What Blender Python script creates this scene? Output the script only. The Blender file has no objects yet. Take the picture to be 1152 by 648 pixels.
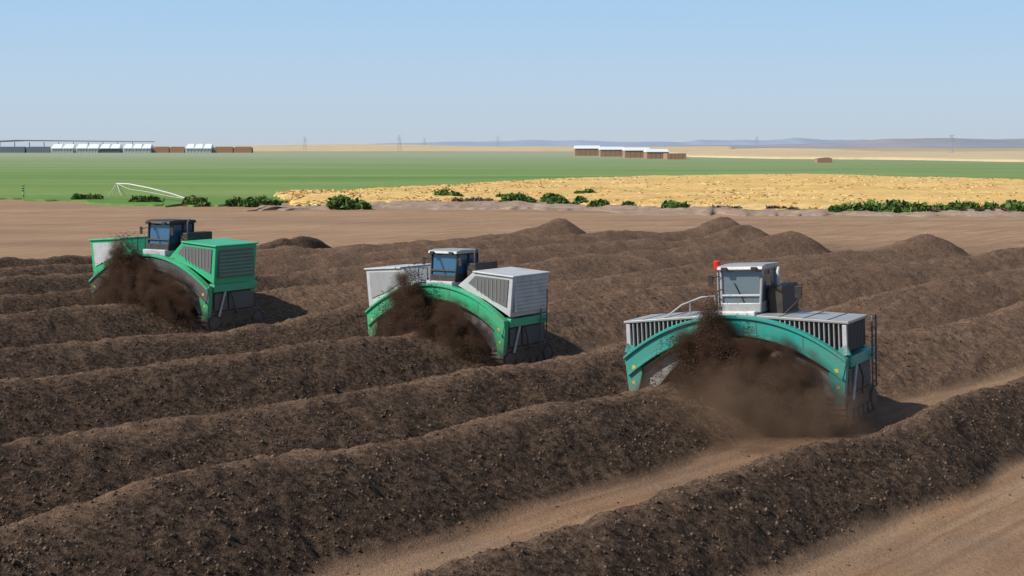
import bpy, math, random
import numpy as np
from mathutils import Vector, Matrix, Euler
random.seed(4); rng=np.random.default_rng(7)
sc=bpy.context.scene
R=math.radians
# ------------------------------------------------------------------ noise
def _h(ix,iy,seed):
    v=np.sin(ix*127.1+iy*311.7+seed*74.7)*43758.5453
    return v-np.floor(v)
def vn(x,y,seed=0):
    x=np.asarray(x,float);y=np.asarray(y,float)
    ix=np.floor(x);iy=np.floor(y);fx=x-ix;fy=y-iy
    fx=fx*fx*(3-2*fx);fy=fy*fy*(3-2*fy)
    a=_h(ix,iy,seed);b=_h(ix+1,iy,seed);c=_h(ix,iy+1,seed);d=_h(ix+1,iy+1,seed)
    return (a*(1-fx)+b*fx)*(1-fy)+(c*(1-fx)+d*fx)*fy*1.0
def fbm(x,y,o=3,seed=0):
    s=0;a=.5;t=0
    for i in range(o):
        s=s+a*vn(x*2**i+i*17.3,y*2**i-i*9.1,seed+i);t+=a;a*=.5
    return s/t
def sst(a,b,x):
    t=np.clip((x-a)/(b-a),0,1);return t*t*(3-2*t)
# ------------------------------------------------------------------ materials
def newmat(name):
    m=bpy.data.materials.new(name);m.use_nodes=True
    nt=m.node_tree;return m,nt,nt.nodes,nt.links,nt.nodes['Principled BSDF']
def N(nt,t,**k):
    n=nt.nodes.new(t)
    for a,b in k.items(): setattr(n,a,b)
    return n
def c4(c): return (c[0],c[1],c[2],1)
def noise(nt,vec,scale,detail=4,rough=.55):
    n=N(nt,'ShaderNodeTexNoise');n.inputs['Scale'].default_value=scale
    n.inputs['Detail'].default_value=detail;n.inputs['Roughness'].default_value=rough
    nt.links.new(vec,n.inputs['Vector']);return n.outputs['Fac']
def ramp(nt,fac,a,b,ca=(0,0,0),cb=(1,1,1)):
    r=N(nt,'ShaderNodeValToRGB');r.color_ramp.elements[0].position=a;r.color_ramp.elements[1].position=b
    r.color_ramp.elements[0].color=c4(ca);r.color_ramp.elements[1].color=c4(cb)
    nt.links.new(fac,r.inputs[0]);return r.outputs[0]
def mix(nt,f,a,b,mode='MIX'):
    m=N(nt,'ShaderNodeMix',data_type='RGBA',blend_type=mode)
    for s,v in ((m.inputs[0],f),(m.inputs[6],a),(m.inputs[7],b)):
        if isinstance(v,bpy.types.NodeSocket): nt.links.new(v,s)
        elif isinstance(v,(int,float)): s.default_value=v
        else: s.default_value=c4(v)
    return m.outputs[2]
def bump(nt,h,strength,dist,normal=None):
    b=N(nt,'ShaderNodeBump');b.inputs['Strength'].default_value=strength;b.inputs['Distance'].default_value=dist
    nt.links.new(h,b.inputs['Height'])
    if normal: nt.links.new(normal,b.inputs['Normal'])
    return b.outputs[0]
def simple(name,col,rough=.6,metal=0,dirt=.35,dirtcol=(.18,.115,.075),dscale=1.6,spec=.5,low=.55):
    m,nt,ns,ln,p=newmat(name)
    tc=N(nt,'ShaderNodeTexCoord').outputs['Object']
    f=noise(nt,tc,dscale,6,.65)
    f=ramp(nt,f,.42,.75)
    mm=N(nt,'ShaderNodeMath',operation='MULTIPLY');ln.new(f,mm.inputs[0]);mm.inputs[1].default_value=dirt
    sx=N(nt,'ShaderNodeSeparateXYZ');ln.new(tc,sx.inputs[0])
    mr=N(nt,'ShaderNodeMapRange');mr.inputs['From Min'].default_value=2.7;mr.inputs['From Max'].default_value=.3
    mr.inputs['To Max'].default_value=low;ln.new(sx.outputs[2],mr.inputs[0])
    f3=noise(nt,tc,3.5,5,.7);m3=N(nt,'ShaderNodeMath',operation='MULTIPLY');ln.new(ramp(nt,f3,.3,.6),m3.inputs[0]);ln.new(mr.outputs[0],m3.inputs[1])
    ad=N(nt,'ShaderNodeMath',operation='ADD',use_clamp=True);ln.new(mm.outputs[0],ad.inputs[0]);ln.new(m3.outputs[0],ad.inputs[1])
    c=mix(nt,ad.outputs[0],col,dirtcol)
    f2=noise(nt,tc,14,3)
    c=mix(nt,.25,c,ramp(nt,f2,.3,.7,(.55,.55,.55),(1,1,1)),'MULTIPLY')
    ln.new(c,p.inputs['Base Color'])
    ra=N(nt,'ShaderNodeMapRange');ra.inputs['To Min'].default_value=rough;ra.inputs['To Max'].default_value=.9;ln.new(ad.outputs[0],ra.inputs[0])
    ln.new(ra.outputs[0],p.inputs['Roughness']);p.inputs['Metallic'].default_value=metal
    p.inputs['Specular IOR Level'].default_value=spec
    return m
M={}
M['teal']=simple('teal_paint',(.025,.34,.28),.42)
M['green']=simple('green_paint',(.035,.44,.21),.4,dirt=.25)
M['steel']=simple('grey_sheet_steel',(.38,.39,.39),.45,.2)
M['light']=simple('light_grey_panel',(.54,.56,.56),.45,.1,dirt=.3)
M['dgrey']=simple('dark_grey_steel',(.10,.11,.115),.55,.2)
M['black']=simple('black_steel',(.02,.02,.021),.6)
M['rubber']=simple('track_steel',(.06,.05,.042),.7,dirt=.7)
M['rust']=simple('worn_steel',(.24,.17,.13),.6,.2)
M['white']=simple('white_paint',(.75,.75,.73),.5,dirt=.2)
M['red']=simple('red_plastic',(.7,.02,.012),.3,dirt=.03)
M['yellow']=simple('yellow_label',(.7,.5,.03),.5,dirt=.1)
M['mesh']=simple('radiator_mesh',(.15,.155,.155),.6,.2)
def glassmat(name,c):
    m=simple(name,c,.07,0,dirt=.12,spec=.9);return m
M['glassb']=glassmat('cab_glass_blue',(.03,.11,.21))
M['glassg']=glassmat('cab_glass_grey',(.12,.15,.165))
# ------------------------------------------------------------------ mesh helpers
def link(o,parent=None):
    sc.collection.objects.link(o)
    if parent: o.parent=parent
    return o
def meshobj(name,v,f,mat,parent=None,bevel=0,smooth=False):
    me=bpy.data.meshes.new(name);me.from_pydata([tuple(a) for a in v],[],f);me.update()
    if mat: me.materials.append(mat)
    o=bpy.data.objects.new(name,me);link(o,parent)
    import bmesh
    bm=bmesh.new();bm.from_mesh(me);bmesh.ops.recalc_face_normals(bm,faces=bm.faces);bm.to_mesh(me);bm.free()
    if smooth:
        for p in me.polygons:p.use_smooth=True
    if bevel:
        b=o.modifiers.new('b','BEVEL');b.width=bevel;b.segments=2;b.limit_method='ANGLE'
    return o
BF=[(0,1,2,3),(4,7,6,5),(0,4,5,1),(1,5,6,2),(2,6,7,3),(3,7,4,0)]
def boxv(x0,x1,y0,y1,z0,z1):
    return [(x0,y0,z0),(x1,y0,z0),(x1,y1,z0),(x0,y1,z0),(x0,y0,z1),(x1,y0,z1),(x1,y1,z1),(x0,y1,z1)]
def box(name,mat,x0,x1,y0,y1,z0,z1,parent,bevel=.02):
    return meshobj(name,boxv(x0,x1,y0,y1,z0,z1),BF,mat,parent,bevel)
def boxes(name,mat,lst,parent,bevel=0):
    v=[];f=[]
    for b in lst:
        k=len(v);v+=boxv(*b);f+=[tuple(i+k for i in q) for q in BF]
    return meshobj(name,v,f,mat,parent,bevel)
def prism(name,mat,poly,a0,a1,axis,parent,bevel=.02):
    n=len(poly)
    if axis=='y': v=[(p[0],a0,p[1]) for p in poly]+[(p[0],a1,p[1]) for p in poly]
    elif axis=='x': v=[(a0,p[0],p[1]) for p in poly]+[(a1,p[0],p[1]) for p in poly]
    else: v=[(p[0],p[1],a0) for p in poly]+[(p[0],p[1],a1) for p in poly]
    f=[tuple(range(n)),tuple(range(2*n-1,n-1,-1))]+[(i,(i+1)%n,n+(i+1)%n,n+i) for i in range(n)]
    return meshobj(name,v,f,mat,parent,bevel)
def band(name,mat,outer,inner,y0,y1,parent,bevel=.015):
    n=len(outer);v=[]
    for o,i in zip(outer,inner):
        v+=[(o[0],y0,o[1]),(i[0],y0,i[1]),(i[0],y1,i[1]),(o[0],y1,o[1])]
    f=[]
    for k in range(n-1):
        a=4*k;b=a+4
        for j in range(4): f.append((a+j,a+(j+1)%4,b+(j+1)%4,b+j))
    f.append((0,1,2,3));f.append((4*n-4,4*n-1,4*n-2,4*n-3))
    return meshobj(name,v,f,mat,parent,bevel)
def tube(name,mat,pts,r,parent=None,cyc=False):
    cu=bpy.data.curves.new(name,'CURVE');cu.dimensions='3D';cu.bevel_depth=r;cu.bevel_resolution=2
    for pl in (pts if isinstance(pts[0][0],(tuple,list)) else [pts]):
        sp=cu.splines.new('POLY');sp.points.add(len(pl)-1)
        for i,p in enumerate(pl): sp.points[i].co=(*p,1)
        sp.use_cyclic_u=cyc
    cu.materials.append(mat);cu.use_fill_caps=True
    o=bpy.data.objects.new(name,cu);return link(o,parent)
def empty(name,loc,rotz=0,scale=1,roll=0):
    e=bpy.data.objects.new(name,None);e.location=loc;e.rotation_euler=(0,roll,rotz);e.scale=(scale,)*3
    return link(e)
# ------------------------------------------------------------------ terrain
A=R(40);ca,sa=math.cos(A),math.sin(A)
def toxy(s,w): return s*sa+w*ca, s*ca-w*sa
def tosw(x,y): return sa*x+ca*y, ca*x-sa*y
ROWS=[(-17.1,2.45,1.18,150,300),(-25.4,3.6,1.52,133,40),(-33.4,3.75,1.45,131,57),(-41.9,3.7,1.55,128,47),
      (-50.6,3.7,1.3,119,54),(-60.0,3.6,1.5,113,46),(-67.8,3.4,1.5,118,60),(-75.0,3.4,1.6,126,60),(-82.5,3.4,1.5,111,60),(-89.5,3.0,1.3,85,300)]
def height(s,w):
    h=np.zeros(np.broadcast(s,w).shape);tn=np.zeros_like(h)
    for i,(c,b,H,e,ts) in enumerate(ROWS):
        mea=2.2 if i>0 else .9
        cc=c+(vn(s/20.,s*0+i*3.3,5)-.5)*mea+(vn(s/6.,s*0+i*3.3,6)-.5)*.6
        HH=H*(.78+.36*vn(s/10.,s*0+i*5.1,9)+.18*vn(s/3.3,s*0+i*2.1,11))
        if i==2: HH=HH*(1-.22*np.exp(-((s-43)/6.)**2))
        if i==4: HH=HH*(1-.2*np.exp(-((s-42)/7.)**2))
        endw=e-3*np.abs((w-c)/b)**2-1.5*vn(w/1.5,s*0+i,2)
        ef=sst(0,4.5,endw-s);ef=np.sqrt(ef)
        bmp=1+.40*np.exp(-((s-(e-5))/4.)**2)-.25*np.exp(-((s-(e-14))/4.)**2)
        d=np.abs(w-cc)/(b*(.90+.18*vn(s/3.,w*0+i*7.7,3)))
        prof=np.where(d<1,(1-d**1.7)*(1-.25*d),0)
        hh=HH*prof*ef*bmp
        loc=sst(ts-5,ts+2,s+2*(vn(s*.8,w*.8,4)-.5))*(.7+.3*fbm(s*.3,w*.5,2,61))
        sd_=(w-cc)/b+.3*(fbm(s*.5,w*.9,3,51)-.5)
        lit_side=(1-sst(-.12,.3,sd_))*(.55+.6*fbm(s*.25,w*.4,3,54))  # paints the sunlit crest and far slope as a lighter tone
        loc=np.maximum(loc,.85*lit_side*(1 if i>0 else .8))
        tn=np.where(hh>h,loc,tn);h=np.maximum(h,hh)  # tn: turned compost plus the painted sunlit side
    rough=sst(.03,.35,h)
    fade=1-sst(70,120,np.hypot(*toxy(s,w)))*.4
    h=h+rough*((fbm(s*.7,w*.9,2,21)-.5)*.26+(fbm(s*2.4,w*2.4,2,26)-.5)*.17+(vn(s*5.5,w*5.5,31)-.5)*.11*fade)
    reg=((w>-110)&(w<20)&(s>-30)&(s<160))
    h=h+reg*(1-rough)*((fbm(s*.5,w*1.6,3,44)-.5)*.12+(fbm(s*.12,w*4.,2,47)-.5)*.05)
    return h,tn,rough
def axis(dense,lo,hi,n):
    a=[dense[0]-(10**t-1) for t in np.linspace(0,math.log10(lo),n)[1:]][::-1]
    b=[dense[-1]+(10**t-1) for t in np.linspace(0,math.log10(hi),n)[1:]]
    return np.array(a+list(dense)+b)
sv=axis(np.concatenate([np.arange(8,62,.12),np.arange(62,136,.26)]),30000,30000,90)
wv=axis(np.concatenate([np.arange(-96,-45,.19),np.arange(-45,-9,.12)]),30000,30000,90)
S,W=np.meshgrid(sv,wv,indexing='ij')
Hh,TN_lit,RG=height(S,W)
X,Y=toxy(S,W)
nS,nW=S.shape
co=np.stack([X,Y,Hh],-1).reshape(-1,3)
idx=np.arange(nS*nW).reshape(nS,nW)
q=np.stack([idx[:-1,:-1],idx[1:,:-1],idx[1:,1:],idx[:-1,1:]],-1).reshape(-1,4)
def npmesh(name,co,q,mat,smooth=True):
    me=bpy.data.meshes.new(name);k=q.shape[1]
    me.vertices.add(len(co));me.vertices.foreach_set('co',co.astype(np.float32).ravel())
    me.loops.add(q.size);me.loops.foreach_set('vertex_index',q.astype(np.int32).ravel())
    me.polygons.add(len(q));me.polygons.foreach_set('loop_start',np.arange(0,q.size,k,dtype=np.int32))
    me.polygons.foreach_set('loop_total',np.full(len(q),k,dtype=np.int32))
    me.update(calc_edges=True);me.validate()
    if smooth: me.polygons.foreach_set('use_smooth',np.ones(len(me.polygons),dtype=bool))
    me.materials.append(mat)
    o=bpy.data.objects.new(name,me);link(o);return o
# ground material
m,nt,ns,ln,p=newmat('soil_and_compost')
at=N(nt,'ShaderNodeAttribute',attribute_name='mask');sep=N(nt,'ShaderNodeSeparateColor');ln.new(at.outputs['Color'],sep.inputs[0])
comp,turn_lit,area=sep.outputs[0],sep.outputs[1],sep.outputs[2]  # second channel: turned compost and painted sunlit slopes
geo=N(nt,'ShaderNodeNewGeometry').outputs['Position']
mp=N(nt,'ShaderNodeMapping');mp.inputs['Rotation'].default_value=(0,0,A);ln.new(geo,mp.inputs[0])
mps=N(nt,'ShaderNodeMapping');ln.new(mp.outputs[0],mps.inputs[0]);mps.inputs['Scale'].default_value=(1,.10,1)
mpr=N(nt,'ShaderNodeMapping');ln.new(mp.outputs[0],mpr.inputs[0]);mpr.inputs['Scale'].default_value=(2.6,.035,1)
big=noise(nt,geo,.06,4);med=noise(nt,geo,.5,5,.65);fine=noise(nt,geo,6,5,.75);grit=noise(nt,geo,18,3,.7)
streak=noise(nt,mps.outputs[0],1.2,5,.6);rut=noise(nt,mpr.outputs[0],1,3,.6)
mpx=N(nt,'ShaderNodeMapping');ln.new(geo,mpx.inputs[0]);mpx.inputs['Scale'].default_value=(.02,.12,1)
fstr=noise(nt,mpx.outputs[0],1,5,.6)
dirt=mix(nt,ramp(nt,big,.35,.65),(.44,.285,.17),(.53,.365,.235))
dirt=mix(nt,ramp(nt,streak,.4,.65),dirt,(.40,.23,.125))
dirt=mix(nt,ramp(nt,fstr,.48,.66),dirt,(.33,.225,.155))
rm=N(nt,'ShaderNodeMath',operation='MULTIPLY');ln.new(ramp(nt,rut,.5,.62),rm.inputs[0]);rm.inputs[1].default_value=.5
dirt=mix(nt,rm.outputs[0],dirt,(.28,.17,.105))
dirt=mix(nt,.5,dirt,ramp(nt,fine,.3,.7,(.65,.65,.65),(1,1,1)),'MULTIPLY')
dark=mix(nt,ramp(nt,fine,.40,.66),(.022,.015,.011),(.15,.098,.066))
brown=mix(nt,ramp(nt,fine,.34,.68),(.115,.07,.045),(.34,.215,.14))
tmix=N(nt,'ShaderNodeMath',operation='ADD',use_clamp=True);ln.new(turn_lit,tmix.inputs[0])
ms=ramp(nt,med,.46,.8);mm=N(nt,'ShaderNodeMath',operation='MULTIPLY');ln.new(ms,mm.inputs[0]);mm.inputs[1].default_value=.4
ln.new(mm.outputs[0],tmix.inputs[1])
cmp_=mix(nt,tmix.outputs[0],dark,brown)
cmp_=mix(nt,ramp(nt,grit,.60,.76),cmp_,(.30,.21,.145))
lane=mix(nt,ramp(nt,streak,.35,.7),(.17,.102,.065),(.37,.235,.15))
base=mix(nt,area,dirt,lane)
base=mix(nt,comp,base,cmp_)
sx=N(nt,'ShaderNodeSeparateXYZ');ln.new(geo,sx.inputs[0])
fr=N(nt,'ShaderNodeMapRange');fr.inputs['From Min'].default_value=380;fr.inputs['From Max'].default_value=700;ln.new(sx.outputs[1],fr.inputs[0])
farn=noise(nt,geo,.004,5,.6)
farc=mix(nt,ramp(nt,farn,.35,.65),(.36,.28,.19),(.46,.36,.23))
base=mix(nt,fr.outputs[0],base,farc)
ln.new(base,p.inputs['Base Color']);p.inputs['Roughness'].default_value=.95;p.inputs['Specular IOR Level'].default_value=.1
b1=bump(nt,fine,1.0,.15);b2=bump(nt,grit,.9,.06,b1);ln.new(b2,p.inputs['Normal'])
gmat=m
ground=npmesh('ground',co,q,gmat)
inrow=RG
def seg(wc,hw):return np.exp(-((W-wc)/hw)**4)
areaM=sst(-96,-90,W)*(1-sst(-16,-14.6,W))*(1-sst(112,134,S+4*(vn(W/4,S/6,8)-.5)))*sst(-60,-30,S)
areaM=areaM*(1-.97*seg(-20.4,2.0))*(1-.25*seg(-29.5,1.0))
ft=1-np.exp(-((W+21.7)/.4)**2)*.5
spill=(vn(S*1.4,W*1.4,71)>.55)*sst(.0,.12,Hh)*.5
col=np.stack([np.clip(inrow*1.2*ft+spill*.4,0,1),np.clip(TN_lit*.9,0,1),np.clip(areaM,0,1),np.ones_like(W)],-1).reshape(-1,4).astype(np.float32)
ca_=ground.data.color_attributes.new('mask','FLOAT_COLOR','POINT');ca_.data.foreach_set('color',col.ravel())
def clods(name,P,size,mat):
    n=len(P);base=np.array([[1,0,0],[0,1,0],[-1,0,0],[0,-1,0],[0,0,1],[0,0,-1]],float)
    v=base[None]*(.55+.75*rng.random((n,6,3)))*size[:,None,None]
    ang=rng.random(n)*6.28;c,s=np.cos(ang),np.sin(ang)
    x=v[...,0]*c[:,None]-v[...,1]*s[:,None];y=v[...,0]*s[:,None]+v[...,1]*c[:,None]
    tl=(rng.random(n)-.5)*1.6
    z=v[...,2]*np.cos(tl)[:,None]+y*np.sin(tl)[:,None];y=y*np.cos(tl)[:,None]-v[...,2]*np.sin(tl)[:,None]
    v=np.stack([x,y,z],-1)+P[:,None]
    f=np.array([[0,1,4],[1,2,4],[2,3,4],[3,0,4],[1,0,5],[2,1,5],[3,2,5],[0,3,5]])
    F=(f[None]+6*np.arange(n)[:,None,None]).reshape(-1,3)
    return npmesh(name,v.reshape(-1,3),F,mat,False)
def clodmat(name,ca1,cb1):
    m,nt,ns,ln,p=newmat(name)
    geo=N(nt,'ShaderNodeNewGeometry').outputs['Position']
    c=mix(nt,ramp(nt,noise(nt,geo,6,3),.35,.65),ca1,cb1)
    ln.new(c,p.inputs['Base Color']);p.inputs['Roughness'].default_value=.95;p.inputs['Specular IOR Level'].default_value=.1
    return m
cm=clodmat('compost_clod',(.032,.022,.015),(.20,.135,.092))
n=230000
s_=14+110*rng.random(n)**1.6;w_=-14-52*rng.random(n)
hz,tn_,rg_=height(s_,w_)
keep=(rng.random(n)<(rg_*(1-.6*tn_)*(.35+.9*vn(s_*.6,w_*.6,91))+.015+.03*(w_>-22.5)));s_,w_,hz=s_[keep],w_[keep],hz[keep]
x_,y_=toxy(s_,w_)
k2=(np.abs(x_)<y_*.40+2)&(y_>20);x_,y_,hz=x_[k2],y_[k2],hz[k2]
clods('compost_clods',np.stack([x_,y_,hz],-1),.014+.05*rng.random(len(x_))**4,cm)
# ------------------------------------------------------------------ fields
def field(name,near,far,nu,nv,zf,mat,pw=1.6):
    near=np.array(near,float);far=np.array(far,float)
    t=np.linspace(0,len(near)-1,nu);k=np.arange(len(near))
    ne=np.stack([np.interp(t,k,near[:,0]),np.interp(t,k,near[:,1])],-1)
    fa=np.stack([np.interp(t,k,far[:,0]),np.interp(t,k,far[:,1])],-1)
    jag=(fbm(t*9,t*0,3,3)-.5)*2
    ne[:,1]+=jag*5;fa[:,1]+=(fbm(t*7,t*0+3,3,8)-.5)*14
    v=np.linspace(0,1,nv)**pw
    P=ne[:,None]*(1-v)[None,:,None]+fa[:,None]*v[None,:,None]
    z=zf(P[...,0],P[...,1],v[None,:]+0*P[...,0]);z[:,0]=-.1;z[:,-1]=-.1;z[0]=-.1;z[-1]=-.1
    co=np.concatenate([P,z[...,None]],-1).reshape(-1,3)
    idx=np.arange(nu*nv).reshape(nu,nv)
    q=np.stack([idx[:-1,:-1],idx[1:,:-1],idx[1:,1:],idx[:-1,1:]],-1).reshape(-1,4)
    return npmesh(name,co,q,mat)
def fieldmat(name,c1,c2,c3,sc1=(.01,.05,1),fs=.8,bs=.3,far=None,y0=0,y1=1):
    m,nt,ns,ln,p=newmat(name)
    geo=N(nt,'ShaderNodeNewGeometry').outputs['Position']
    mp=N(nt,'ShaderNodeMapping');mp.inputs['Scale'].default_value=sc1;ln.new(geo,mp.inputs[0])
    a=noise(nt,mp.outputs[0],1,5,.6);b=noise(nt,geo,fs,5,.7)
    c=mix(nt,ramp(nt,a,.38,.62),c1,c2);c=mix(nt,ramp(nt,b,.45,.75),c,c3)
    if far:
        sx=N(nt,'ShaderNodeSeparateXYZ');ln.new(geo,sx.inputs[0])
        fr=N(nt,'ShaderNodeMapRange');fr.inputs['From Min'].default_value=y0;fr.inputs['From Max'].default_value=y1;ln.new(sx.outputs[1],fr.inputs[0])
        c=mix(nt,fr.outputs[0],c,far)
    ln.new(c,p.inputs['Base Color']);p.inputs['Roughness'].default_value=.95;p.inputs['Specular IOR Level'].default_value=.1
    ln.new(bump(nt,b,.5,bs),p.inputs['Normal'])
    return m
gm=fieldmat('green_crop',(.10,.20,.045),(.21,.28,.095),(.15,.245,.065),(.006,.035,1),.6,.2,far=(.28,.32,.21),y0=330,y1=1500)  # pale far tone paints distance haze into the crop colour
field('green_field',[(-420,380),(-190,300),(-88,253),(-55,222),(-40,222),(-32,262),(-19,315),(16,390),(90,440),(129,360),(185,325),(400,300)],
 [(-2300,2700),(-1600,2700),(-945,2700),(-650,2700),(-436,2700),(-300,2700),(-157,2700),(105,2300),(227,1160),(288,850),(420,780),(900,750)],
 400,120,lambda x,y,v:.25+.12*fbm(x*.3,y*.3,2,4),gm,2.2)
ym=fieldmat('dry_grass_straw',(.60,.385,.125),(.72,.50,.20),(.46,.30,.12),(.02,.08,1),.5,.5)
YN=[(-42,262),(-31,214),(-14,233),(3,231),(22,208),(39,201),(71,205),(111,200),(200,195)]
YF=[(-38,275),(-30,285),(-12,325),(20,410),(92,460),(110,420),(132,380),(188,345),(330,330)]
def yz(x,y,v):
    return .25+1.5*fbm(x*.05,y*.03,3,12)*np.sin(np.pi*np.clip(v,0,1))**.5+.35*fbm(x*.5,y*.3,3,5)
field('dry_grass_field',YN,YF,420,110,yz,ym,1.3)
bm_=fieldmat('rubble_soil',(.30,.215,.16),(.40,.30,.23),(.18,.125,.09),(.05,.2,1),1.2,.4)
field('dirt_berm',[(-38,208),(-20,212),(0,212),(22,196),(39,190),(71,192),(111,190),(200,187)],
 [(-33,217),(-16,240),(3,238),(24,213),(42,206),(73,210),(114,206),(200,202)],420,26,
 lambda x,y,v:(.1+.9*fbm(x*.25,y*.25,3,9)**2+.25*vn(x*1.3,y*1.3,3))*np.sin(np.pi*np.clip(v,0,1))**.7,bm_,1)
hm=fieldmat('dry_hill_grass',(.50,.39,.24),(.56,.45,.28),(.44,.35,.22),(.002,.01,1),.02,1)
def hz_(x,y,v):
    b=np.exp(-((x-330-(y-1800)*.1)/110)**2)*6.5*np.exp(-((y-1750)/520)**2)
    return .5+b+.8*fbm(x*.01,y*.01,2,3)
field('dry_hill',[(150,1250),(190,1050),(245,1000),(300,860),(400,800),(600,790)],[(250,2600),(400,2600),(560,2600),(750,2600),(1100,2600),(1500,2600)],160,60,hz_,hm)
field('dry_ridge',[(-900,3200),(-500,3150),(-200,3100),(60,3100),(500,3300)],[(-1100,4600),(-600,4600),(-200,4600),(100,4600),(700,4600)],200,30,
   lambda x,y,v:np.clip(16*np.sin(np.pi*v)*(.35+.8*fbm(x*.0025,y*0,3,5)),0,99),hm)
tn=14000
tt=rng.random(tn)*(len(YN)-1.001);k=np.arange(len(YN));a_=np.array(YN,float);b_=np.array(YF,float)
vv=rng.random(tn)**1.3*.97
px=np.interp(tt,k,a_[:,0])*(1-vv)+np.interp(tt,k,b_[:,0])*vv;py=np.interp(tt,k,a_[:,1])*(1-vv)+np.interp(tt,k,b_[:,1])*vv
kp=vn(px*.2,py*.12,77)>.45;px,py,vv=px[kp],py[kp],vv[kp];tn=len(px)
pz=yz(px,py,vv)
ht=.06+.2*rng.random(tn)**1.5;an=rng.random(tn)*3.14;wd=.25+.5*rng.random(tn)
ld=(rng.random((2,tn))-.5)*1.2
v=np.stack([np.stack([px-np.cos(an)*wd,py-np.sin(an)*wd,pz-.12],-1),np.stack([px+np.cos(an)*wd,py+np.sin(an)*wd,pz-.12],-1),
            np.stack([px+ld[0],py+ld[1],pz+ht],-1)],1).reshape(-1,3)
npmesh('dry_grass_tufts',v,np.arange(3*tn).reshape(-1,3),fieldmat('dry_tuft',(.64,.44,.17),(.72,.53,.25),(.54,.37,.16),(.3,.3,1),3,.1),False)
# shrubs
sm=fieldmat('shrub_leaf',(.055,.12,.03),(.11,.18,.045),(.16,.20,.065),(.5,.5,.5),2.5,.1)
def shrub(x,y,L,hgt,n=900,dep=1.6,mat=sm,nm='shrub'):
    nl=max(2,int(L/1.1))
    cx=rng.uniform(-L/2,L/2,nl);cy=rng.uniform(-dep,dep,nl)*.6;cr=hgt*(.55+.5*rng.random(nl))
    j=rng.integers(0,nl,n);d=rng.normal(size=(n,3));d/=np.linalg.norm(d,axis=1)[:,None]
    rr=rng.random(n)**.4
    P=np.stack([cx[j]+d[:,0]*cr[j]*1.1*rr,cy[j]+d[:,1]*cr[j]*rr,np.abs(d[:,2])*cr[j]*rr+.08],-1)
    a=rng.normal(size=(n,3))*.14;b=rng.normal(size=(n,3))*.14
    v=np.stack([P-a-b,P+a-b,P+a+b,P-a+b],1).reshape(-1,3)
    ob=npmesh(nm,v,np.arange(4*n).reshape(-1,4),mat,False);ob.location=(x,y,0.15);return ob
for (x,y,L,h) in [(-43,222,13,1.3),(-36,219,7,1.1),(-25.5,212,4,1.8),(-22,212,2,1.2),(4,228,9,1.6),(9.5,224,7,1.6),(14.5,212,5.5,1.4),(12.5,262,3.5,1.3),
    (24,206,3.5,1.2),(44,198,5,1.2),(48,198,9,1.6),(54,197,9,1.4),(59,198,5,1.0),(63,198,8,1.4),(69.5,198,8,1.5),(-12,250,1.4,1.8),(-9,248,3,1.0),(-55,232,10,.9),(-69,243,7,.9),(77,197,8,1.3),(-1,246,6,.9)]:
    shrub(x,y,L,h,int(260+L*150))
dm=fieldmat('dead_brush',(.12,.085,.06),(.23,.17,.11),(.09,.065,.05),(.5,.5,.5),2.5,.1)
for (x,y,L,h) in [(-6,232,9,.7),(33,202,12,.6),(60,196,12,.6)]:
    shrub(x,y,L,h,700,1.5,dm,'dead_brush')
# ------------------------------------------------------------------ far structures
hay=simple('stacked_hay',(.36,.20,.12),.9,dirt=.3,dirtcol=(.42,.30,.2),dscale=.3,low=.2)
roofw=simple('white_metal_roof',(.80,.83,.86),.5,dirt=.05,low=0)
roofd=simple('dark_metal_roof',(.14,.17,.21),.6,dirt=.1,low=0)
wallw=simple('pale_wall_sheet',(.62,.65,.68),.6,dirt=.1,low=0)
def shed(name,x0,x1,y,dep,h,wall,roof,n=1):
    e=empty(name,((x0+x1)/2,y,0));x1-=e.location.x;x0-=e.location.x;L=x1-x0
    box('stack_wall',wall,x0+.5,x1-.5,1,dep-1,0,h*.55,e,0)
    k=L/n
    for i in range(n):
        a=x0+i*k+.4;b=a+k-.8
        v=[(a,-.5,h*.5),(b,-.5,h*.5),(b,dep,h*.5),(a,dep,h*.5),(a+1.5,dep*.5,h),(b-1.5,dep*.5,h)]
        meshobj('roof_%d'%i,v,[(0,1,5,4),(2,3,4,5),(0,4,3),(1,2,5),(0,3,2,1)],roof,e)
    boxes('posts',M['dgrey'],[(x0+j*L/8,x0+j*L/8+.4,-.2,.2,0,h*.5) for j in range(9)],e)
    return e
t=1.28
for a,b,n,wl in [(58,84,2,wallw),(86,112,2,wallw),(113,136,2,roofd),(139,171,3,wallw),(209,239,3,wallw)]:
    shed('hay_shed',(a-576)*t,(b-576)*t,2115,26,13,wl,roofw,n)
for a,b in [(173,190),(191,207),(241,262),(263,283),(30,56),(0,28)]:
    e=empty('hay_stack',((a+b)/2*t-576*t,2120,0));L=(b-a)*t
    prism('bales',hay if a>100 else roofd,[(-L/2,0),(L/2,0),(L/2,7),(L/2-3,9),(-L/2+3,9),(-L/2,7)],0,14,'y',e,0)
e=empty('long_barn',(-880,2500,0))
box('walls',roofd,-40,250,0,40,0,3,e,0);prism('roof',roofd,[(-60,16),(40,20.5),(262,18),(262,17),(40,18.5),(-60,15)],0,50,'y',e,0)
boxes('columns',M['dgrey'],[(i*25-40,i*25-39,2,3,3,16.5) for i in range(12)],e)
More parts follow.
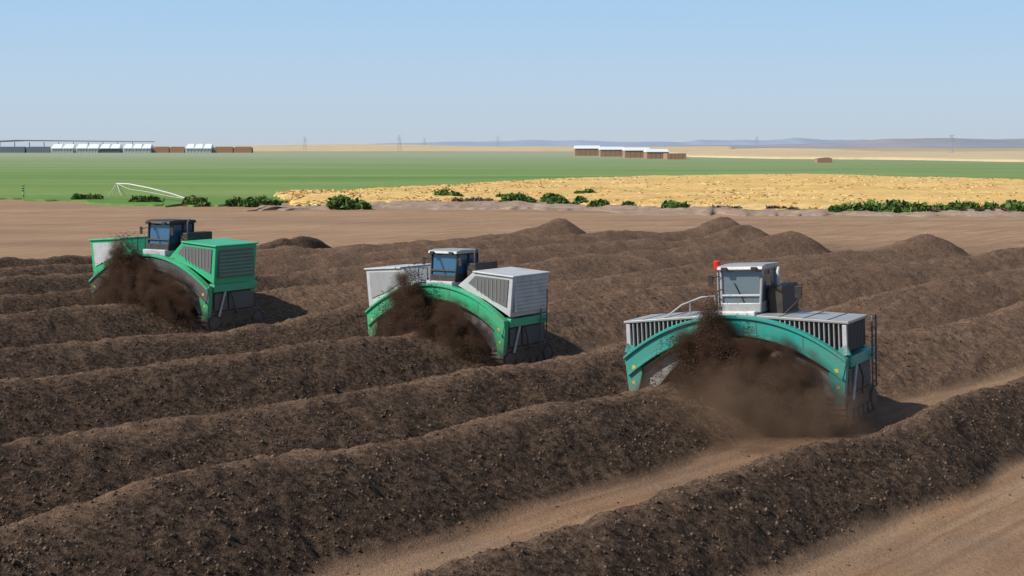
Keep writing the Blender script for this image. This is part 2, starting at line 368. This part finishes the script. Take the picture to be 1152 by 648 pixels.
for i,(x,y,L,h) in enumerate([(72,1400,24,9),(88,1290,21,8),(99,1160,20,7.5),(106,1070,16,6.5),(113,1010,13,5.5)]):
    e=empty('hay_stack',(x,y,0));prism('bales',hay,[(-L/2,0),(L/2,0),(L/2,h*.8),(-L/2,h*.8)],0,26,'y',e,0)
    boxes('bale_gaps',M['dgrey'],[(-L/2+k*L/5,-L/2+k*L/5+.25,-.03,.2,0,h*.8) for k in range(1,5)],e)
    if i<4:
        v=[(-L/2-.4,-.5,h*.8+.02),(L/2+.4,-.5,h*.8+.02),(L/2+.4,26.5,h*.8+.02),(-L/2-.4,26.5,h*.8+.02),(-L/2,13,h*1.12),(L/2,13,h*1.12)]
        meshobj('tarp_roof',v,[(0,1,5,4),(2,3,4,5),(0,4,3),(1,2,5),(0,3,2,1)],roofw,e)
e=empty('hay_stack',(170,800,0));prism('bales',hay,[(-4,0),(4,0),(4,2.6),(2,3.2),(-4,2.6)],0,8,'y',e,0)
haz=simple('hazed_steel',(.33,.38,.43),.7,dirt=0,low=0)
def pylon(x,y,h,s=1):
    e=empty('transmission_tower',(x,y,0));w=h*.12
    L=[[(sx*w,sy*w,0),(sx*w*.15,sy*w*.15,h)] for sx in(-1,1) for sy in(-1,1)]
    for z,a in((.7,.22),(.83,.18),(.95,.13)): L.append([(-h*a,0,h*z),(h*a,0,h*z)])
    for k in range(6):
        z0,z1=k/7,(k+1)/7;f0,f1=w*(1-.85*z0),w*(1-.85*z1);L.append([(-f0,-f0,z0*h),(f1,-f1,z1*h)]);L.append([(f0,-f0,z0*h),(-f1,-f1,z1*h)])
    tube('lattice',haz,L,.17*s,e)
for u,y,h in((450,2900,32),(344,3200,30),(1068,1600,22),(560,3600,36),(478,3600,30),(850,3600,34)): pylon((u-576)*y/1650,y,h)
# irrigation pivot
e=empty('irrigation_pivot',(-71,264,0));dx,dy=20,-34
def P_(f,z): return (dx*f,dy*f,z)
tube('pipe',M['white'],[P_(0,2.4),P_(.2,2.5),P_(.5,2.1),P_(.8,1.5),P_(1,.9)],.1,e)
tube('truss',M['white'],[[P_(0,2.4),P_(.2,1.6),P_(.5,1.4),P_(.8,1.0),P_(1,.9)]]+[[P_(f,2.5-1.4*f),P_(f,1.8-.9*f)] for f in(.2,.4,.6,.8)],.04,e)
tube('tower',M['white'],[[(-1.4,-1,0),(0,0,2.5),(1.4,1,0)],[(-1.0,1,0),(0,0,2.5),(1.1,-1,0)]],.07,e)
# mountains
def range_(name,seed,dd,x0,x1,base,amp,amp2,r0,r1,c1,c2):
    mm_,nt,ns,ln,p=newmat(name+'_hazed_rock')
    geo=N(nt,'ShaderNodeNewGeometry').outputs['Position']
    ln.new(mix(nt,ramp(nt,noise(nt,geo,.001,5),.4,.6),c1,c2),p.inputs['Base Color']);p.inputs['Roughness'].default_value=1;p.inputs['Specular IOR Level'].default_value=0  # bluish pale base colour, aerial haze painted in
    xs=np.linspace(x0,x1,500)
    env=sst(r0,r1,xs)
    prof=(base+amp*fbm(xs*.0007,xs*0,5,seed)*env+amp2*fbm(xs*.003,xs*0,3,seed+4)*env)
    co=[]
    for k,(yy,zf) in enumerate([(dd-900,-.1),(dd-400,.55),(dd,1),(dd+600,.7),(dd+1500,-.1)]):
        co.append(np.stack([xs,yy+0*xs,prof*zf],-1))
    co=np.array(co);idx=np.arange(co.shape[0]*500).reshape(co.shape[0],500)
    q=np.stack([idx[:-1,:-1],idx[:-1,1:],idx[1:,1:],idx[1:,:-1]],-1).reshape(-1,4)
    npmesh(name,co.reshape(-1,3),q,mm_)
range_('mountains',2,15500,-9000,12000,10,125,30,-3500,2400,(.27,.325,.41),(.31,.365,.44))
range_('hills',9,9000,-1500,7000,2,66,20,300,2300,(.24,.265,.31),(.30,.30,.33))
# ------------------------------------------------------------------ windrow turner
def track(e,cx,side):
    w=.3;y0,y1,r=.25,3.05,.42
    pts=[];n=12
    for i in range(n+1):
        a=math.pi/2+math.pi*i/n;pts.append((y0+r*math.cos(a),r+.03+r*math.sin(a)))
    for i in range(n+1):
        a=-math.pi/2+math.pi*i/n;pts.append((y1+r*math.cos(a),r+.03+r*math.sin(a)))
    prism('track_belt',M['rubber'],pts,cx-w,cx+w,'x',e,0)
    cl=pts+[pts[0]];L=[0]
    for a,b in zip(cl,cl[1:]):L.append(L[-1]+math.hypot(b[0]-a[0],b[1]-a[1]))
    v=[];f=[];tot=L[-1];k=int(tot/.17)
    for i in range(k):
        d=tot*i/k;j=max(jj for jj in range(len(L)) if L[jj]<=d);j=min(j,len(cl)-2)
        tt=(d-L[j])/max(1e-6,(L[j+1]-L[j]));a,b=cl[j],cl[j+1]
        c=(a[0]+(b[0]-a[0])*tt,a[1]+(b[1]-a[1])*tt);tx,tz=b[0]-a[0],b[1]-a[1];q_=math.hypot(tx,tz) or 1;tx/=q_;tz/=q_
        nx,nz=tz,-tx
        if (c[0]-1.65)*nx+(c[1]-.45)*nz<0: nx,nz=-nx,-nz
        kk=len(v)
        for X_ in(cx-w-.05,cx+w+.05):
            for (p1,p2) in((-.06,0.),(.06,0.),(.045,.055),(-.045,.055)):
                v.append((X_,c[0]+tx*p1+nx*p2,c[1]+tz*p1+nz*p2))
        f+=[tuple(kk+z for z in qd) for qd in[(0,1,2,3),(7,6,5,4),(0,4,5,1),(1,5,6,2),(2,6,7,3),(3,7,4,0)]]
    meshobj('track_pads',v,f,M['rust'],e)
    ro=cx+side*(w+.02)
    for yy,rr in[(y0,.3),(y1,.3),(.85,.17),(1.4,.17),(1.95,.17),(2.5,.17)]:
        pl=[(yy+rr*math.cos(a),(.45 if rr>.2 else .25)+rr*math.sin(a)) for a in np.linspace(0,2*math.pi,17)[:-1]]
        prism('roller',M['dgrey'],pl,ro-.03,ro+.07,'x',e,.01)
def arch(x,top,drop,half=3.85): return top-drop*(abs(x)/half)**2.1
def turner(loc,az,scale,roll,var):
    e=empty('windrow_turner',loc,-az,scale,roll)
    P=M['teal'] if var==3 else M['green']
    xs=np.linspace(-3.85,3.85,25)
    top=3.5 if var!=1 else 3.4
    outer=[(x,arch(x,top,1.4)) for x in xs]
    inner=[(x*.965,arch(x,top-.56,1.42)) for x in xs]
    bm0=P if var!=1 else M['dgrey']
    band('arch_front',bm0,outer,inner,-.16,.06,e,.02)
    band('arch_top_lip',P,[(a,b+.05) for a,b in outer],[(a,b-.05) for a,b in outer],-.24,.1,e,.01)
    band('arch_bottom_lip',bm0,[(a,b+.04) for a,b in inner],[(a,b-.05) for a,b in inner],-.22,.1,e,.01)
    boxes('arch_seams',M['dgrey'],[(x-.012,x+.012,-.166,-.159,arch(x,top,1.4)-.5,arch(x,top,1.4)-.06) for x in(-2.45,-.9,.9,2.45)],e)
    band('arch_rear',P,outer,inner,2.6,2.85,e,.02)
    ins=[(x*.93,arch(x,top-.64,1.5)) for x in xs];ins2=[(a*.98,b-.07) for a,b in ins]
    band('tunnel_roof',M['dgrey'],ins,ins2,.065,2.59,e,0)
    for sgn in(-1,1):
        def X(a): return a*sgn
        prism('front_leg',P,[(X(3.86),2.15),(X(3.74),.9),(X(3.66),.22),(X(3.46),.22),(X(3.38),1.0),(X(3.22),1.55),(X(3.3),1.9)],-.13,.12,'y',e,.02)
        prism('leg_shoe',M['rust'],[(X(3.7),.3),(X(3.66),.04),(X(3.4),.04),(X(3.42),.3)],-.2,.2,'y',e,.01)
        prism('hood_cheek',M['steel'],[(X(3.35),1.7),(X(2.3),2.37),(X(1.1),2.8),(X(1.6),2.2),(X(2.3),1.6),(X(2.85),1.0),(X(3.15),.45),(X(3.4),.45)],.1,.16,'y',e,0)
        prism('inner_side_wall',M['dgrey'],[(.2,.3),(2.5,.3),(2.5,1.9),(.2,1.9)],X(3.05),X(3.1),'x',e,0)
        prism('side_frame',M['black'],[(.13,.85),(.13,2.1),(2.85,2.1),(3.0,1.2),(2.8,.85)],X(3.2),X(3.72),'x',e,.02)
        box('side_beam',P,*sorted((X(3.3),X(3.93))),.15,2.9,1.85,2.2,e,.03)
        boxes('side_door_panels',M['dgrey'],[(*sorted((X(3.73),X(3.78))),a,a+.8,1.0,1.78) for a in(.3,1.2,2.0)],e,.01)
        tube('hydraulic_cylinder',M['light'],[(X(3.83),.5,.75),(X(3.86),.9,1.9)],.05,e)
        tube('hose',M['black'],[(X(3.84),1.2,1.9),(X(3.95),1.3,1.4),(X(3.86),1.5,1.0),(X(3.8),1.7,.8)],.03,e)
        track(e,X(3.42),sgn)
        if var==3:
            lt=lambda x:3.44-.20*(abs(x)-.9)/3.0
            poly=[(X(.95),lt(.95)-.01),(X(3.75),lt(3.75)-.01),(X(3.62),2.32),(X(3.2),2.5),(X(2.7),2.78),(X(1.9),3.12),(X(1.2),3.3)]
            prism('housing_core',M['black'],poly,.15,2.5,'y',e,.01)
            prism('housing_lid',M['steel'],[(X(.85),lt(.85)),(X(3.9),lt(3.9)),(X(3.9),lt(3.9)+.09),(X(.85),lt(.85)+.09)],.0,2.3,'y',e,.02)
            boxes('lid_seams',M['dgrey'],[(*sorted((X(x),X(x)+.03)),.02,2.28,lt(x)+.085,lt(x)+.105) for x in(1.6,2.4,3.2)],e)
            v=[]
            for x in np.arange(1.15,3.6,.16):
                zb=arch(x,3.5,1.4)+.03
                if lt(x)-zb>.06: v.append((*sorted((X(x),X(x)+.035*sgn)),.03,.15,zb,lt(x)-.015))
            boxes('front_slats',M['steel'],v,e)
            boxes('side_slats',M['dgrey'],[(*sorted((X(3.72),X(3.82))),a,a+.05,2.35,3.22) for a in np.arange(.2,2.2,.16)],e)
            box('corner_post',M['light'],*sorted((X(3.68),X(3.82))),.02,.14,2.25,3.22,e,.01)
            prism('shoulder_plate',P,[(X(3.5),2.28),(X(3.93),2.25),(X(3.8),2.6),(X(3.55),2.45)],.02,.14,'y',e,.01)
        else:
            zt=4.12 if var==2 else 4.05
            bc=M['light'] if var==2 else P
            poly=[(X(1.15),top+.0),(X(2.0),zt),(X(4.08),zt-.14),(X(3.92),2.28),(X(3.4),2.55),(X(2.6),2.95),(X(1.8),3.2)]
            if var==1: poly=[(a,b-(.08 if b<3.5 else 0)) for a,b in poly]
            prism('housing',bc,poly,.12,2.75,'y',e,.03)
            pin=[(X(1.75),top+.14),(X(2.12),zt-.16),(X(3.86),zt-.26),(X(3.74),2.7),(X(2.9),3.02)]
            prism('front_grille',M['mesh'] if (sgn>0 and var==2) else (M['light'] if var==1 and sgn<0 else M['mesh'] if var==1 else M['steel']),pin,.085,.118,'y',e,0)
            if sgn>0:
                tube('grille_ribs',M['steel'],[[(X(x),.075,arch(x,top,1.2)+.2 if x<3 else 2.95),(X(x+.02),.075,zt-.28)] for x in np.arange(2.2,3.8,.2)],.016,e)
            sp=[(.3,2.5),(2.55,2.5),(2.55,zt-.3),(.3,zt-.3)]
            prism('side_panel',M['mesh'] if var==1 else M['light'],sp,X(4.0),X(4.09),'x',e,.01)
            boxes('side_louvres',bc if var==1 else M['steel'],[(*sorted((X(4.09),X(4.12))),.35,2.5,z,z+.04) for z in np.arange(2.6,zt-.34,.16)],e)
            lid=[(X(2.0),zt-.02),(X(4.14),zt-.16),(X(4.14),zt-.09),(X(2.0),zt+.05)]
            prism('housing_lid',M['light'] if var==2 else P,lid,.05,2.82,'y',e,.02)
        boxes('warning_label',M['yellow'],[(*sorted((X(3.45),X(3.57))),-.165,-.161,1.72,1.84),(*sorted((X(3.5),X(3.6))),-.136,-.132,1.2,1.3)],e)
    box('deck',M['dgrey'],-1.5,1.5,.12,2.6,3.15,3.33,e,.02)
    box('cab_base',M['white'] if var==3 else M['light'],-.75,.7,.3,2.2,3.33,3.62,e,.03)
    box('engine_cover',M['dgrey'],-1.0,1.0,2.2,3.0,3.2,4.1,e,.05)
    rp=[(1.4+.28*math.cos(a),.75+.28*math.sin(a)) for a in np.linspace(0,2*math.pi,21)[:-1]]
    prism('rotor_drum',M['rust'],rp,-3.0,3.0,'x',e,0)
    v=[];f=[]
    for i in range(44):
        x=-2.9+i*5.8/43;a=i*1.1;c_,s_=math.cos(a),math.sin(a);k=len(v)
        for X_ in(x-.05,x+.05):
            for (r_,h_) in((.2,-.05),(.62,-.08),(.62,.08),(.2,.05)):
                v.append((X_,1.4+r_*c_-h_*s_,.75+r_*s_+h_*c_))
        f+=[tuple(k+z for z in qd) for qd in[(0,1,2,3),(7,6,5,4),(0,4,5,1),(1,5,6,2),(2,6,7,3),(3,7,4,0)]]
    meshobj('rotor_paddles',v,f,M['rust'],e)
    zb=3.6;zt=4.98 if var==3 else 4.8
    ox=.15 if var==3 else 0
    cx0,cx1=-.66+ox,.66+ox
    def cab(ins=0):
        return [(cx0+ins,.55+ins,zb),(cx1-ins,.55+ins,zb),(cx1-ins,2.1-ins,zb),(cx0+ins,2.1-ins,zb),
                (cx0-.06+ins,.72+ins,zt),(cx1+.06-ins,.72+ins,zt),(cx1+.06-ins,2.1-ins,zt),(cx0-.06+ins,2.1-ins,zt)]
    C=cab(0);meshobj('cab_glass',cab(.02),BF,M['glassg'] if var==3 else M['glassb'],e)
    fm=M['steel'] if var==3 else M['black']
    E=[(0,1),(1,2),(2,3),(3,0),(4,5),(5,6),(6,7),(7,4),(0,4),(1,5),(2,6),(3,7)]
    def lerp(a,b,t):return tuple(a[i]+(b[i]-a[i])*t for i in range(3))
    tube('cab_frame',fm,[[C[a],C[b]] for a,b in E]+[[lerp(C[1],C[2],.55),lerp(C[5],C[6],.55)],[lerp(C[0],C[4],.38),lerp(C[1],C[5],.38)]],.05,e)
    prism('cab_lower_panel',fm,[(.5,zb-.02),(.53,zb+.28),(2.12,zb+.42),(2.14,zb-.02)],cx0-.03,cx1+.03,'x',e,.02)
    prism('cab_roof',M['steel'] if var!=1 else M['black'],[(.5,zt),(.55,zt+.12),(.9,zt+.17),(2.2,zt+.14),(2.25,zt)],cx0-.14,cx1+.14,'x',e,.03)
    boxes('work_lights',M['black'],[(-.62+ox,-.42+ox,.42,.5,zt-.02,zt+.1),(.42+ox,.62+ox,.42,.5,zt-.02,zt+.1)],e,.01)
    tube('wiper',M['black'],[(.1+ox,.57,zb+.3),(-.25+ox,.63,zb+.95)],.015,e)
    box('rear_equipment',M['black'],.95,1.45,1.0,2.6,3.33,4.4,e,.04)
    tube('exhaust_pipe',M['steel'] if var==3 else M['black'],[(1.2,1.3,4.3),(1.2,1.3,4.85),(1.2,1.42,4.98)],.07,e)
    if var==3:
        tube('beacon_post',M['steel'],[(-.72,.8,3.4),(-.72,.8,4.98)],.035,e)
        prism('beacon',M['red'],[(-.72+.12*math.cos(a),.8+.12*math.sin(a)) for a in np.linspace(0,6.283,13)[:-1]],4.98,5.28,'z',e,.02)
        tube('handrail',M['steel'],[[(-2.6,.9,3.45),(-2.1,.9,3.8),(-1.4,.9,4.05),(-.9,.9,4.1),(-.85,.9,3.5)],[(-1.8,.9,3.5),(-1.8,.9,3.92)]],.03,e)
        tube('mirror_arm',M['black'],[(1.5,1.0,3.5),(1.95,1.0,3.9),(1.95,1.0,4.35)],.03,e);box('mirror',M['black'],1.86,2.1,.95,1.02,4.0,4.4,e,.02)
    else:
        tube('handrail',M['black'],[[(-1.4,.6,3.4),(-1.4,.6,4.15),(-.9,.6,4.15),(-.9,.6,3.4)]],.025,e)
    tube('mirror_arms',M['black'],[[(-.72+ox,.6,zt-.2),(-1.0+ox,.5,zt-.25)],[(.72+ox,.6,zt-.2),(1.0+ox,.5,zt-.25)]],.02,e)
    boxes('mirrors',M['black'],[(-1.09+ox,-.93+ox,.46,.5,zt-.5,zt-.15),(.93+ox,1.09+ox,.46,.5,zt-.5,zt-.15)],e,.01)
    yr=2.2;L=[[(4.0,yr,.9),(4.05,yr,3.3),(4.05,yr+.45,3.3),(4.0,yr+.45,.9)]]+[[(4.02,yr,z),(4.02,yr+.45,z)] for z in np.arange(1.1,3.2,.3)]
    if var!=1: tube('ladder',M['dgrey'],L,.028,e)
    return e
MACH=[((7.3,47.3,.05),R(29),.99,R(-3.2),3),((-3.15,60.2,0),R(36),.955,R(-.5),2),((-17.95,72.4,0),R(33),1.08,0,1)]
for a in MACH: turner(*a)
# ------------------------------------------------------------------ dust
def dustmat(name,dens,colr,nsc,thr,fw,na,edge=3.5):
    m=bpy.data.materials.new(name);m.use_nodes=True;nt=m.node_tree;ln=nt.links
    for n_ in list(nt.nodes): nt.nodes.remove(n_)
    out=N(nt,'ShaderNodeOutputMaterial');pv=N(nt,'ShaderNodeVolumePrincipled')
    pv.inputs['Color'].default_value=c4(colr);pv.inputs['Anisotropy'].default_value=.2
    tc=N(nt,'ShaderNodeTexCoord').outputs['Object']
    ge=N(nt,'ShaderNodeNewGeometry').outputs['Position']
    no=noise(nt,ge,nsc,4,.68)
    ln_=N(nt,'ShaderNodeVectorMath',operation='LENGTH');ln.new(tc,ln_.inputs[0])
    def mth(op,a,b=None,clamp=False):
        x=N(nt,'ShaderNodeMath',operation=op,use_clamp=clamp)
        for i,vv in enumerate((a,b)):
            if vv is None: continue
            if isinstance(vv,bpy.types.NodeSocket): ln.new(vv,x.inputs[i])
            else: x.inputs[i].default_value=vv
        return x.outputs[0]
    fall=mth('SUBTRACT',1.0,ln_.outputs['Value'])
    d=mth('ADD',mth('MULTIPLY',fall,fw),mth('MULTIPLY',mth('SUBTRACT',no,thr),na))
    d=mth('MULTIPLY',d,mth('MULTIPLY',fall,edge,True),False)
    d=mth('MULTIPLY',mth('MAXIMUM',d,0.0),dens)
    ln.new(d,pv.inputs['Density']);ln.new(pv.outputs[0],out.inputs['Volume'])
    return m
dcore=dustmat('thrown_compost_volume',3.6,(.19,.112,.075),1.3,.51,3.2,13.0,2.5)
dlow=dustmat('drifting_dust_volume',.24,(.52,.33,.21),.7,.5,1.5,6.0)
def ico(name,loc,scl,rz,mat,tilt=0):
    import bmesh
    me=bpy.data.meshes.new(name);b=bmesh.new();bmesh.ops.create_icosphere(b,subdivisions=3,radius=1);b.to_mesh(me);b.free()
    me.materials.append(mat);o=bpy.data.objects.new(name,me);o.location=loc;o.scale=scl;o.rotation_euler=(0,tilt,rz);link(o)
pm=clodmat('thrown_clod',(.03,.019,.013),(.12,.075,.05))
for (loc,az,sc_,roll,var) in MACH:
    def L2W(x,y,z): 
        x*=sc_;y*=sc_;z*=sc_
        return (loc[0]+x*math.cos(az)+y*math.sin(az),loc[1]-x*math.sin(az)+y*math.cos(az),z)
    ico('dust_plume',L2W(.35,-.8,1.0),(3.6*sc_,1.5*sc_,2.5*sc_),-az,dcore)
    ico('dust_plume',L2W(-.7,-.8,2.4),(1.3*sc_,.9*sc_,2.0*sc_),-az,dcore,R(-12))
    if var==3: ico('dust_cloud',L2W(1.2,-2.6,.9),(4.8*sc_,3.2*sc_,1.8*sc_),-az,dlow)
    if var==2: ico('dust_cloud',L2W(.8,-1.6,.7),(2.8*sc_,2.0*sc_,1.3*sc_),-az,dlow)
    n=26000
    x=rng.normal(.2,1.4,n);zm=3.8*np.exp(-(np.abs(x+.3)/2.6)**1.5)*(.6+.8*fbm(x*2.2,x*0,3,5));z=.5+(zm-.5)*rng.random(n)**.65;y=-1.0+rng.normal(0,.5,n)
    kk=vn(x*2.2+z*.7,z*1.1,int(var)*7+3)+.35*rng.random(n)>.48;x,y,z=x[kk],y[kk],z[kk];n=len(x)
    c,s=math.cos(az),math.sin(az)
    Pp=np.stack([loc[0]+sc_*(x*c+y*s),loc[1]+sc_*(-x*s+y*c),z*sc_],-1)
    clods('thrown_compost',Pp,.007+.026*rng.random(n)**2.5,pm)
# ------------------------------------------------------------------ light, world, camera
AZ,EL=R(252),R(41)
sd=Vector((math.sin(AZ)*math.cos(EL),math.cos(AZ)*math.cos(EL),math.sin(EL)))
l=bpy.data.lights.new('sun','SUN');l.energy=5.0;l.angle=R(.5);l.color=(1,.94,.86)
lo=bpy.data.objects.new('sun',l);lo.rotation_euler=sd.to_track_quat('Z','Y').to_euler();link(lo)
w=bpy.data.worlds.new('World');sc.world=w;w.use_nodes=True;nt=w.node_tree
bg=nt.nodes['Background'];sky=nt.nodes.new('ShaderNodeTexSky');sky.sky_type='NISHITA';sky.sun_disc=False
sky.sun_elevation=EL;sky.sun_rotation=AZ;sky.air_density=1.0;sky.dust_density=.6;sky.ozone_density=1.0
tc=nt.nodes.new('ShaderNodeTexCoord');sx=nt.nodes.new('ShaderNodeSeparateXYZ');nt.links.new(tc.outputs['Generated'],sx.inputs[0])
hr=nt.nodes.new('ShaderNodeValToRGB');cr=hr.color_ramp
cr.elements[0].position=0;cr.elements[0].color=(5.3,6.1,7.0,1)
cr.elements[1].position=.11;cr.elements[1].color=(3.7,6.1,8.9,1)
el=cr.elements.new(.04);el.color=(4.9,6.4,8.0,1)
nt.links.new(sx.outputs[2],hr.inputs[0])
fr=nt.nodes.new('ShaderNodeMapRange');fr.inputs['From Min'].default_value=.08;fr.inputs['From Max'].default_value=.5
fr.inputs['To Min'].default_value=.95;fr.inputs['To Max'].default_value=0;nt.links.new(sx.outputs[2],fr.inputs[0])
nt.links.new(mix(nt,fr.outputs[0],sky.outputs[0],hr.outputs[0]),bg.inputs[0]);bg.inputs[1].default_value=.1
cd=bpy.data.cameras.new('camera');cam=bpy.data.objects.new('camera',cd);link(cam)
cam.location=(0,0,9);cd.sensor_width=36;cd.lens=36*1650/1152;cd.clip_end=60000;cd.clip_start=.5
cam.rotation_euler=(R(90)-math.atan(159/1650),0,0)
sc.camera=cam
sc.view_settings.view_transform='Standard';sc.view_settings.look='None';sc.view_settings.exposure=0
